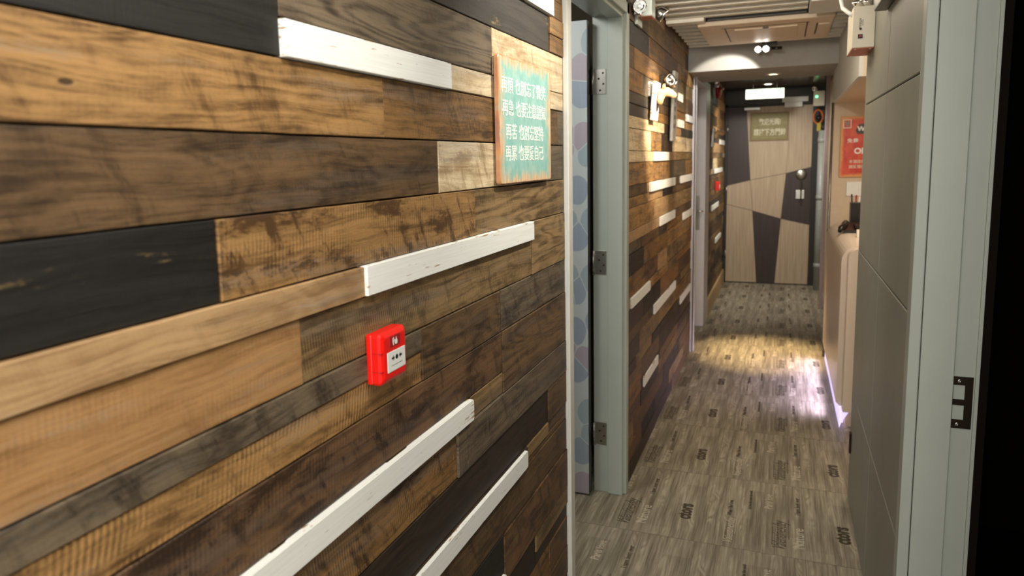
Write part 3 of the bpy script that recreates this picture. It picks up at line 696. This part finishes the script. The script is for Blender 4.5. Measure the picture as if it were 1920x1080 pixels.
# ================================================================== THINGS
# fire alarm call point ---------------------------------------------
cp = thing('fire_alarm_call_point', (XL+.003, 1.01, 1.136), 'red break-glass fire alarm call point on the near plank wall', 'fire alarm', 'call points on the left walls')
y0, y1, z0, z1 = .968, 1.054, 1.137, 1.224
MB().mat(RED).box((XL+.002, y0+.001, z0+.001), (XL+.014, y1-.001, z1-.001), .003).build('back_box', parent=cp)
def front_ring(x, ins, bulge=0): 
    pts = []; r = .006
    corners = [(y0+ins, z0+ins, PI), (y1-ins, z0+ins, 1.5*PI), (y1-ins, z1-ins, 0), (y0+ins, z1-ins, .5*PI)]
    for (cy, cz, a0) in corners:
        cy += r if cy < (y0+y1)/2 else -r; cz += r if cz < (z0+z1)/2 else -r
        for k in range(5):
            a_ = a0 + k*PI/8
            pts.append((x, cy + r*math.cos(a_), cz + r*math.sin(a_)))
    return pts
fc = MB().mat(RED)
fc.rings([front_ring(XL+.0142, .0015), front_ring(XL+.015, 0), front_ring(XL+.025, 0), front_ring(XL+.0295, .003), front_ring(XL+.0325, .008), front_ring(XL+.0330, .010)], smooth=False)
fco = fc.build('front_cover', parent=cp)
for q in (.0545, .0235): MB().mat(RED_DARK).box((XL+.0142, y0-.0003, z0+q), (XL+.0322, y0+.006, z0+q+.0008)).build('seam', parent=fco)
MB().mat(LABEL_WHITE).box((XL+.0305, y0+.0165, z0+.0185), (XL+.0339, y1-.0115, z0+.0525), .0006).build('white_glass_panel', parent=cp)
ar = MB().mat(INK); cy, cz, xx = (y0+y1)/2+.0025, z0+.0405, XL+.0340
ar.lathe([(0, 0), (.0042, 0), (.0042, .0003), (0, .0003)], (xx, cy, cz), (1, 0, 0), 20)
for s in (-1, 1):
    pts = [(s*.0075, 0), (s*.0115, .0045), (s*.0115, .0018), (s*.0165, .0018), (s*.0165, -.0018), (s*.0115, -.0018), (s*.0115, -.0045)]
    ar.prism([(xx, cy+a_, cz+b_) for a_, b_ in pts], (.0003, 0, 0))
for k in range(9): ar.box((xx, cy-.018+.004*k, cz-.0125), (xx+.0002, cy-.018+.004*k+.003, cz-.0117))
ar.build('arrow_symbols', parent=cp)
MB().mat(RED_DARK).box((XL+.0315, y0+.026, z0+.059), (XL+.0333, y1-.026, z1-.009), .0005).build('icon_label', parent=cp)
ic = MB().mat(LABEL_WHITE); xx = XL+.0334; cy = (y0+y1)/2; cz = z0+.061
ic.prism([(xx, cy+a_*.001, cz+b_*.001) for a_, b_ in ((-7, 1), (-5, 0), (-5.2, 5), (-1, 9), (-2, 10), (-5.4, 7), (-6, 10), (-3.5, 12), (-4, 14), (-7.5, 12), (-8, 7))], (.0003, 0, 0))
ic.prism([(xx, cy+a_*.001, cz+b_*.001) for a_, b_ in ((0, 1), (6, 1), (7.5, 4), (7, 8), (5.5, 7), (5, 11), (3, 14), (2.5, 10), (0.5, 8), (-1, 4))], (.0003, 0, 0))
ic.build('flame_icon', parent=cp)

# turquoise tin sign --------------------------------------------------
sg = thing('tin_sign', (XL+.004, 1.71, 1.444), 'weathered turquoise tin sign with four lines of white Chinese characters', 'sign')
y0, y1, z0, z1 = 1.549, 1.946, 1.443, 1.744
def rrect(y0, y1, z0, z1, r, n=5):
    pts = []
    for (cy, cz, a0) in ((y1-r, z1-r, 0), (y0+r, z1-r, .5*PI), (y0+r, z0+r, PI), (y1-r, z0+r, 1.5*PI)):
        for k in range(n+1): a_ = a0 + k*.5*PI/n; pts.append((cy+r*math.cos(a_), cz+r*math.sin(a_)))
    return pts
R = []
for (x, ins, r) in ((XL+.006, .0, .012), (XL+.0145, 0, .012), (XL+.0165, .0025, .010)): R.append([(x, a_, b_) for a_, b_ in rrect(y0+ins, y1-ins, z0+ins, z1-ins, r)])
MB().mat(TIN).rings(R, smooth=False).build('board', parent=sg)
tx = MB().mat(SIGN_WHITE)
for line, zc, ya, yb in (('再煩 也別忘了微笑', 1.6740, 1.566, 1.900), ('再急 也要注意語氣', 1.6210, 1.570, 1.898), ('再苦 也別忘堅持', 1.5650, 1.590, 1.878), ('再累 也要愛自己', 1.5140, 1.586, 1.876)):
    n = len(line.replace(' ', '')) + .45
    sz = .041; sx_ = (yb-ya)/(n*sz)
    tx.text(line, sz, on_left(XL+.0167, (ya+yb)/2, zc), .0004, .0003, sx=sx_*1.02)
tx.build('lettering', parent=sg)

# emergency twin-head lamp on the left -------------------------------
def lamp_head(root, c, axis, r=.035, depth=.05, name='lamp_head'):
    h = MB().mat(CHROME).lathe([(0, 0), (r*.5, 0), (r*.85, depth*.35), (r, depth*.85), (r, depth), (r*.86, depth), (r*.8, depth*.8), (r*.25, depth*.35), (0, depth*.35)], c, axis, 24).build(name, parent=root)
    ax = Vector(axis).normalized()
    MB().mat(LABEL_WHITE).lathe([(0, 0), (r*.22, 0), (r*.22, depth*.2), (0, depth*.28)], Vector(c)+ax*depth*.36, axis, 12).build('bulb', parent=h)
    return h
el = thing('emergency_light', (XL+.006, 3.34, 2.10), 'chrome twin-head emergency light on a grey box above the first left doorway', 'emergency light')
MB().mat(PAINT).box((XL+.004, 3.24, 2.085), (XL+.016, 3.36, 2.29), .002).build('bracket', parent=el)
MB().mat(PAINT).box((XL+.016, 3.26, 2.12), (XL+.075, 3.36, 2.20), .004).build('battery_box', parent=el)
MB().mat(COPPER_TONE).box((XL+.018, 3.262, 2.1185), (XL+.073, 3.358, 2.1200)).build('underside_plate', parent=el)
MB().mat(CHROME).box((XL+.004, 3.20, 2.115), (XL+.036, 3.238, 2.19), .005).build('reflector', parent=el)
lamp_head(el, (XL+.070, 3.40, 2.17), (.75, .2, -.55), .036, .05); lamp_head(el, (XL+.03, 3.19, 2.15), (.3, -.8, -.2), .03, .04)

# emergency box on the right -----------------------------------------
eb = thing('emergency_power_box', (.273, 3.17, 1.888), 'beige emergency light box with copper-coloured base at top of the grey panelling', 'emergency light')
MB().mat(BEIGE).box((.234, 3.05, 1.892), (.309, 3.285, 2.043), .002).build('housing', parent=eb)
bp = MB().mat(COPPER_TONE).box((.235, 3.052, 1.8885), (.3085, 3.283, 1.892), .001).build('base_plate', parent=eb)
for (x, y) in ((.246, 3.065), (.297, 3.065), (.246, 3.27), (.297, 3.27)): MB().mat(LABEL_WHITE).lathe([(0, 0), (.005, 0), (.003, .002), (0, .0022)], (x, y, 1.8885), (0, 0, -1), 12).build('screw', parent=bp)
ek = MB().mat(INK)
rot90 = lambda x, z: frame((x, 3.0498, z), (0, 0, -1), (1, 0, 0), (0, -1, 0))
ek.text('TEST', .011, rot90(.2645, 1.983), .0002); ek.text('POWER', .011, rot90(.2575, 1.980), .0002)
ek.lathe([(0, 0), (.004, 0), (.004, .003), (0, .003)], (.2605, 3.05, 1.960), (0, -1, 0), 16)
ek.box((.2525, 3.0475, 1.926), (.2685, 3.05, 1.941)); ek.build('printed_controls', parent=eb)
MB().mat(RED_DARK).box((.2565, 3.0465, 1.930), (.2645, 3.0478, 1.937)).build('rocker_switch', parent=eb)
MB().mat(LABEL_WHITE).tube([(.236, 3.10, 2.02), (.222, 3.12, 2.035), (.205, 3.16, 2.06), (.20, 3.2, 2.10), (.20, 3.22, 2.22)], .008, 10).build('conduit', parent=eb)
for dx in (0, .03): lamp_head(eb, (.262+dx, 3.12, 2.043), (-.25, -.3, .9), .022, .035)
dc = thing('door_closer', (.29, 2.55, 2.0), 'black door closer at top of the grey panelling', 'door closer')
MB().mat(BLACK_PL).box((XR-.04, 2.43, 1.962), (XR-.001, 2.72, 2.02), .004).build('closer_body', parent=dc)
MB().mat(STEEL_DARK).tube([(XR-.02, 2.5, 2.022), (XR-.06, 2.36, 2.03), (XR-.01, 2.2, 2.03)], .006, 8).build('closer_arm', parent=dc)

# ceiling cassette ----------------------------------------------------
ac = thing('ceiling_air_conditioner', (-.11, 4.55, 2.2), 'cream ceiling cassette air conditioner set among the slats', 'air conditioner')
MB().mat(AC).box((-.457, 4.17, 2.206), (.238, 4.905, 2.232), .006).build('fascia', parent=ac)
MB().mat(DARKGREY).box((-.40, 4.150, 2.232), (.10, 4.172, 2.335), .001).build('recess_board', parent=ac)
MB().mat(AC).box((-.27, 4.34, 2.198), (.06, 4.72, 2.208), .003).build('intake_grille', parent=ac)
vn = MB().mat(AC_DARK)
vn.box((-.34, 4.285, 2.2045), (.12, 4.293, 2.2065)).box((-.322, 4.28, 2.2045), (-.314, 4.80, 2.2065)).box((.104, 4.28, 2.2045), (.112, 4.80, 2.2065)).box((.155, 4.34, 2.2045), (.163, 4.72, 2.2065)).box((-.12, 4.325, 2.196), (-.09, 4.335, 2.2062))
vn.build('vent_slot', parent=ac)
MB().mat(AC).box((.165, 4.36, 2.200), (.222, 4.70, 2.2065), .002).build('vent_flap', parent=ac)

# track lamp, downlights ----------------------------------------------
tl = thing('track_spotlight', (-.11, 4.86, 2.18), 'small black track spotlight with two glowing heads below the cassette', 'spotlight')
MB().mat(BLACK_PL).box((-.14, 5.02, 2.195), (-.05, 5.045, 2.236), .002).cyl((-.085, 5.032, 2.18), (-.02, 5.032, 2.18), .010, 12).build('track', parent=tl)
for x in (-.155, -.108):
    h = MB().mat(BLACK_PL).lathe([(0, 0), (.012, 0), (.022, .03), (.022, .05), (.020, .05), (.020, .046), (0, .046)], (x+.004, 5.04, 2.192), (-.25, -.9, -.35), 20).build('lamp_head', parent=tl)
    q = Vector((-.25, -.9, -.35)).normalized()*.047 + Vector((x+.004, 5.04, 2.192))
    MB().mat(BULB).lathe([(0, 0), (.019, 0), (.012, .004), (0, .005)], q, (-.25, -.9, -.35), 18).build('bulb', parent=h)
def downlight(x, y, z, label, mat, r=.05):
    d = thing('downlight', (x, y, z), label, 'downlight', 'round ceiling downlights')
    MB().mat(PALE_TRIM_LIT_EDGE).lathe([(r*.78, 0), (r*1.15, 0), (r*1.15, -.003), (r*.8, -.006), (r*.74, .0), (r*.78, 0)], (x, y, z), (0, 0, 1), 28).build('trim_ring', parent=d)
    MB().mat(mat).lathe([(0, -.0012), (r*.76, -.0012), (r*.76, -.0004), (0, -.0004)], (x, y, z), (0, 0, 1), 28).build('lamp_face', parent=d)
    return d
downlight(-.076, 5.62, 2.08, 'warm round downlight under the white beam', BULB_WARM, .046)
downlight(-.16, 8.25, 2.25, 'white round downlight in the glossy ceiling above the exit sign', BULB, .05)

# exit sign -----------------------------------------------------------
ex = thing('exit_sign', (-.184, 8.0, 2.078), 'lit green and white exit sign hanging before the far door', 'exit sign')
MB().mat(BEIGE).box((-.374, 7.985, 2.077), (.005, 8.015, 2.180), .003).build('housing', parent=ex)
MB().mat(EXIT_MAT).box((-.370, 7.982, 2.081), (.001, 7.986, 2.176)).build('lit_panel', parent=ex)
et = MB().mat(EXIT_TXT); et.text('EXIT', .085, on_near(-.262, 7.9815, 2.128), .0004, .001, sx=.85); et.text('出路', .082, on_near(-.085, 7.9815, 2.131), .0004, .001)
et.build('lettering', parent=ex)
for x in (-.30, -.07): MB().mat(STEEL).cyl((x, 8.0, 2.18), (x, 8.0, 2.25), .005).build('hanger_rod', parent=ex)

# far door fittings ---------------------------------------------------
mg = thing('magnetic_door_lock', (.11, YF-.04, 2.03), 'white magnetic lock bars at top of the far door', 'door lock')
MB().mat(LABEL_WHITE).box((-.015, YF-.075, 2.082), (.255, YF-.031, 2.135), .002).build('magnet_bar', parent=mg)
MB().mat(LABEL_WHITE).box((.012, YF-.070, 2.025), (.195, YF-.0085, 2.080), .002).build('armature_plate', parent=mg)
ca = thing('door_closer', (-.33, YF-.03, 2.03), 'steel closer arm at top left of the far door', 'door closer')
MB().mat(STEEL).box((-.42, YF-.05, 2.008), (-.245, YF-.008, 2.040), .004).build('closer_arm', parent=ca)
ds = thing('door_sign', (-.145, YF-.01, 1.66), 'olive sign board with cream Chinese characters on the far door', 'sign')
MB().mat(OLIVE_RIM).box((-.350, YF-.020, 1.660), (.062, YF-.0085, 1.978), .002).build('rim', parent=ds)
MB().mat(OLIVE_SIGN).box((-.336, YF-.023, 1.674), (.048, YF-.019, 1.964), .001).build('board', parent=ds)
t_ = MB().mat(CREAM_TXT); t_.text('歡迎光臨!', .078, on_near(-.14, YF-.0235, 1.868), .0004, .0016, sx=.70); t_.text('請按下方門鈴', .082, on_near(-.14, YF-.0235, 1.752), .0004, .0016, sx=.70); t_.build('lettering', parent=ds)

gb = thing('door_release_box', (.355, 8.60, 2.015), 'small grey control box with a glowing green light right of the far door', 'control box')
MB().mat(BEIGE).box((.300, 8.56, 2.015), (.412, 8.62, 2.175), .004).build('housing', parent=gb)
MB().mat(GREEN_LED).lathe([(0, 0), (.011, 0), (.008, .006), (0, .008)], (.332, 8.56, 2.115), (0, -1, 0), 14).build('green_light', parent=gb)
lamp_head(gb, (.33, 8.59, 2.20), (-.5, -.7, -.1), .03, .045)
sw = thing('wall_switch', (.48, 8.3, 2.0), 'white switch plate high on the right wall near the far door', 'switch')
MB().mat(LABEL_WHITE).box((.44, 8.36, 2.010), (.4545, 8.44, 2.130), .002).build('plate', parent=sw)
MB().mat(BEIGE).box((.437, 8.385, 2.05), (.440, 8.415, 2.09), .001).build('rocker', parent=sw)
ho = thing('cord_bundle', (.36, 8.62, 1.75), 'orange cord loop with a yellow tag hanging below the control box', 'cord')
MB().mat(ORANGE).tube([(.355+.045*math.cos(t*PI/8), 8.60, 1.90+.075*math.sin(t*PI/8)) for t in range(-5, 14)], .010, 8).build('cord', parent=ho)
MB().mat(YELLOW).box((.345, 8.585, 1.745), (.385, 8.60, 1.835), .003).build('tag', parent=ho)
MB().mat(BLACK_PL).lathe([(0, 0), (.028, 0), (.034, .03), (.02, .05), (0, .05)], (.362, 8.60, 1.865), (0, 0, 1), 16).build('plug', parent=ho)
pp = MB().mat(PIPE).cyl((.402, 8.5, 0), (.402, 8.5, 1.75), .042, 24)
for z in (.25, 1.0, 1.62): pp.cyl((.402, 8.5, z), (.402, 8.5, z+.05), .047, 24)
tag(pp.build('drain_pipe'), 'grey vertical pipe right of the far door', 'pipe')
tag(MB().mat(PINKPOST).box((.372, 7.44, 0), (.404, 7.50, 2.25), .003).build('corridor_post'), 'slim mauve-grey post standing before the grey pipe', 'post')

# alarm bell, plaques on left walls -----------------------------------
ab = thing('alarm_bell', (XL+.004, 7.1, 2.11), 'red round alarm bell high on the left wall beyond the second doorway', 'alarm bell')
MB().mat(PAINT).lathe([(0, 0), (.075, 0), (.07, .03), (0, .03)], (XL+.005, 7.1, 2.11), (1, 0, 0), 24).build('base', parent=ab)
MB().mat(RED_DARK).lathe([(0, .0), (.078, .0), (.074, .025), (.05, .042), (0, .048)], (XL+.035, 7.1, 2.11), (1, 0, 0), 28).build('gong', parent=ab)
MB().mat(CHROME).lathe([(0, 0), (.016, 0), (.014, .016), (0, .022)], (XL+.083, 7.1, 2.125), (1, 0, 0), 14).build('centre_nut', parent=ab)
lamp_head(ab, (XL+.03, 6.98, 2.15), (.5, -.8, 0), .03, .04, 'reflector')
c3 = thing('fire_alarm_call_point', (XL+.01, 7.55, 1.14), 'small red call point on the far left plank wall', 'fire alarm', 'call points on the left walls')
MB().mat(RED).box((XL+.003, 7.51, 1.15), (XL+.045, 7.60, 1.24), .005).build('housing', parent=c3)
MB().mat(LABEL_WHITE).box((XL+.0448, 7.53, 1.175), (XL+.047, 7.58, 1.21), .001).build('white_glass_panel', parent=c3)

def horse_plaque(yc, zc, label, s=1.0):
    t = thing('horse_head_plaque', (XL+.012, yc, zc-.095*s), label, 'wall decoration', 'horse head plaques on the left walls')
    tilt = Matrix.Translation((XL+.021, yc, zc-.095*s)) @ Matrix.Rotation(math.radians(4), 4, 'Y') @ Matrix.Scale(s, 4)
    def bake(mb, name, m=tilt): bmesh.ops.transform(mb.bm, matrix=m, verts=mb.bm.verts[:]); return mb.build(name, parent=t)
    bake(MB().mat(WHITE_BOARD).box((-.009, -.07, 0), (.009, .07, .19), .003), 'board')
    bake(MB().mat(HORSE_MANE).lathe([(0, 0), (.045, 0), (.040, .003), (0, .003)], (0, 0, 0), (1, 0, 0), 20), 'collar', tilt @ Matrix.Translation((.009, .01, .095)) @ Matrix.Diagonal((1, .75, 1.2, 1)))
    hd = MB().mat(HORSE)
    path = [(.002, .010, .092), (.013, .012, .112), (.025, .016, .132), (.037, .020, .144), (.052, .026, .145), (.068, .032, .139), (.082, .038, .131), (.093, .042, .125)]
    hd.tube(path, [.034, .028, .023, .0235, .0235, .0190, .0160, .011], 16, .70, side=(0, 0, 1)); bake(hd, 'head')
    for sy in (-1, 1):
        bake(MB().mat(HORSE).tube([(.036, .02+sy*.012, .160), (.034, .02+sy*.014, .172), (.037, .02+sy*.013, .184)], [.007, .006, .001], 8, .6), 'ear')
        bake(MB().mat(BLACK_PL).lathe([(0, -.003), (.0032, -.0015), (.0032, .0015), (0, .003)], (.060, .028+sy*.0145, .148), (0, 1, 0), 10), 'eye')
    bake(MB().mat(HORSE_MANE).tube([(.004, .012, .110), (.016, .014, .138), (.028, .018, .158), (.042, .022, .166)], [.005, .007, .007, .003], 8, .6), 'mane')
    return t
horse_plaque(3.66, 1.777, 'white plaque with a tan horse head, before the leaning grey plank sign')
horse_plaque(6.95, 1.672, 'white plaque with a tan horse head, beyond the second doorway', .9)
ps = thing('plank_sign', (XL+.02, 4.33, 1.592), 'tall grey-white plank sign leaning out beside the horse head plaque', 'sign')
tl_ = Matrix.Translation((XL+.021, 4.33, 1.592)) @ Matrix.Rotation(math.radians(1.8), 4, 'Y')
m = MB().mat(GREYWOOD); m.box((-.008, -.065, 0), (.008, .065, .40), .002, m=tl_); m.build('board', parent=ps)
m = MB().mat(GREYTXT)
for k in range(4): m.box((.0082, -.045, .075+.05*k), (.0086, .03, .10+.05*k), m=tl_)
m.build('faded_marks', parent=ps)
dl = thing('emergency_light', (XL+.01, 4.0, 1.89), 'small chrome twin lamp on the plank wall above the horse head plaque', 'emergency light')
MB().mat(STEEL_DARK).box((XL+.003, 3.93, 1.875), (XL+.03, 4.03, 1.935), .004).build('bracket', parent=dl)
lamp_head(dl, (XL+.035, 3.94, 1.91), (.6, -.6, -.1), .03, .045); lamp_head(dl, (XL+.035, 4.04, 1.90), (.9, .2, -.1), .028, .045)

# reception counter ----------------------------------------------------
rc = thing('reception_counter', (.62, 4.85, 0), 'rounded ivory reception counter glowing violet underneath', 'counter')
ZT = 1.0; CB = .10
def counter_ring(y, ins=0.0):
    r = .085; x0, x1 = .318+ins, .95
    pts = [(x1, y, CB), (x0+.02, y, CB), (x0, y, CB+.02)]
    for k in range(9): a_ = PI - k*PI/16; pts.append((x0+r+r*math.cos(a_), y, ZT-ins-r+r*math.sin(a_)))
    pts.append((x1, y, ZT-ins)); return pts
MB().mat(COUNTER).rings([counter_ring(4.24), counter_ring(5.64)], smooth=False).build('body', parent=rc)
en = MB().mat(COUNTER)
def end_ring(y):
    r = .05; x0, x1, zt = .345, .95, .995
    pts = [(x1, y, CB), (x0, y, CB)]
    for k in range(9): a_ = PI - k*PI/16; pts.append((x0+r+r*math.cos(a_), y, zt-r+r*math.sin(a_)))
    pts.append((x1, y, zt)); return pts
en.rings([end_ring(4.14), end_ring(4.24)], smooth=False); en.build('end_slab', parent=rc)
MB().mat(LED).box((.334, 4.25, .0), (.36, 5.60, CB), .002).build('glowing_plinth', parent=rc)
fin = MB().mat(LED); fin.prism([(.334, 4.16, .0), (.345, 4.16, .035), (.385, 4.16, .105), (.334, 4.16, .095)], (0, .08, 0), .003); fin.build('glowing_fin', parent=rc)
MB().mat(TANWALL).box((.365, 4.2, 0), (.95, 5.6, CB)).build('base', parent=rc)

ph = thing('desk_phone', (.43, 5.0, 1.0), 'black desk telephone on the reception counter', 'telephone')
MB().mat(BLACK_PL).prism([(.375, 4.93, 1.0), (.375, 5.13, 1.0), (.375, 5.13, 1.055), (.375, 4.93, 1.018)], (.16, 0, 0), .004).build('base', parent=ph)
MB().mat(BLACK_PL).tube([(.352, 4.93, 1.012), (.362, 4.96, 1.030), (.39, 5.02, 1.048), (.40, 5.08, 1.052), (.40, 5.13, 1.050)], [.012, .018, .011, .013, .018], 10).build('handset', parent=ph)
MB().mat(STEEL_DARK).box((.44, 4.96, 1.028), (.52, 5.06, 1.052), .003).build('keypad', parent=ph)
ph2 = thing('pen_holder', (.50, 5.35, 1.0), 'black pen holder with pens behind the telephone', 'pen holder')
MB().mat(BLACK_PL).box((.44, 5.30, 1.0), (.54, 5.40, 1.17), .003).build('holder', parent=ph2)
for k, (x, c) in enumerate(((.452, BLACK_PL), (.475, RED_DARK), (.49, LABEL_WHITE), (.51, PINKPOST))):
    MB().mat(c).cyl((x, 5.33+.01*k, 1.12), (x+.006*(k-1), 5.34+.01*k, 1.225-.008*k), .005, 8).build('pen', parent=ph2)
cd = thing('tent_card', (.47, 4.75, 1.0), 'small cream tent card at the front of the reception counter', 'card')
MB().mat(BEIGE).prism([(.43, 4.70, 1.0), (.43, 4.76, 1.0), (.43, 4.73, 1.045)], (.09, 0, 0), .001).build('folded_card', parent=cd)

po = thing('poster', (.56, 5.66, 1.33), 'orange-red printed poster reading OPEN on the reception wall', 'poster')
MB().mat(POSTER).box((.385, 5.655, 1.330), (.76, 5.669, 1.757), .002).build('board', parent=po)
MB().mat(SIGN_WHITE).text('免費', .032, on_near(.465, 5.6545, 1.585), .0004, .0003, sx=1.15).build('small_lettering', parent=po)
MB().mat(SIGN_WHITE).text('OPEN', .058, on_near(.55, 5.6545, 1.512), .0004, .002).build('large_lettering', parent=po)
MB().mat(SIGN_WHITE).text('WELCOME', .045, on_near(.60, 5.6525, 1.668), .0004, .002).build('bubble_lettering', parent=po)
t_ = MB().mat(BEIGE); t_.text('本酒店提供', .026, on_near(.51, 5.6545, 1.438), .0004, .0003); t_.text('請愛惜使用', .026, on_near(.51, 5.6545, 1.402), .0004, .0003); t_.build('cream_lettering', parent=po)
b_ = MB().mat(BLACK_PL).prism([(.48, 5.654, 1.66), (.49, 5.654, 1.635), (.60, 5.654, 1.628), (.72, 5.654, 1.64), (.735, 5.654, 1.69), (.62, 5.654, 1.715), (.50, 5.654, 1.70)], (0, -.001, 0)); b_.build('speech_bubble', parent=po)
e_ = MB().mat(BEIGE)
for q in ((.398, 1.675, .452, 1.681), (.398, 1.731, .452, 1.737), (.398, 1.681, .404, 1.731), (.446, 1.681, .452, 1.731)): e_.box((q[0], 5.6535, q[1]), (q[2], 5.655, q[3]))
e_.mat(GREYTXT).prism([(.411, 5.654, 1.722), (.439, 5.654, 1.722), (.433, 5.654, 1.695), (.425, 5.654, 1.688), (.417, 5.654, 1.695)], (0, -.001, 0)); e_.build('emblem', parent=po)
nt = MB().mat(LABEL_WHITE).box((.437, 5.660, 1.195), (.60, 5.6695, 1.296), .001).build('notice_plate')
tag(nt, 'blank cream plate under the orange-red poster', 'plate')
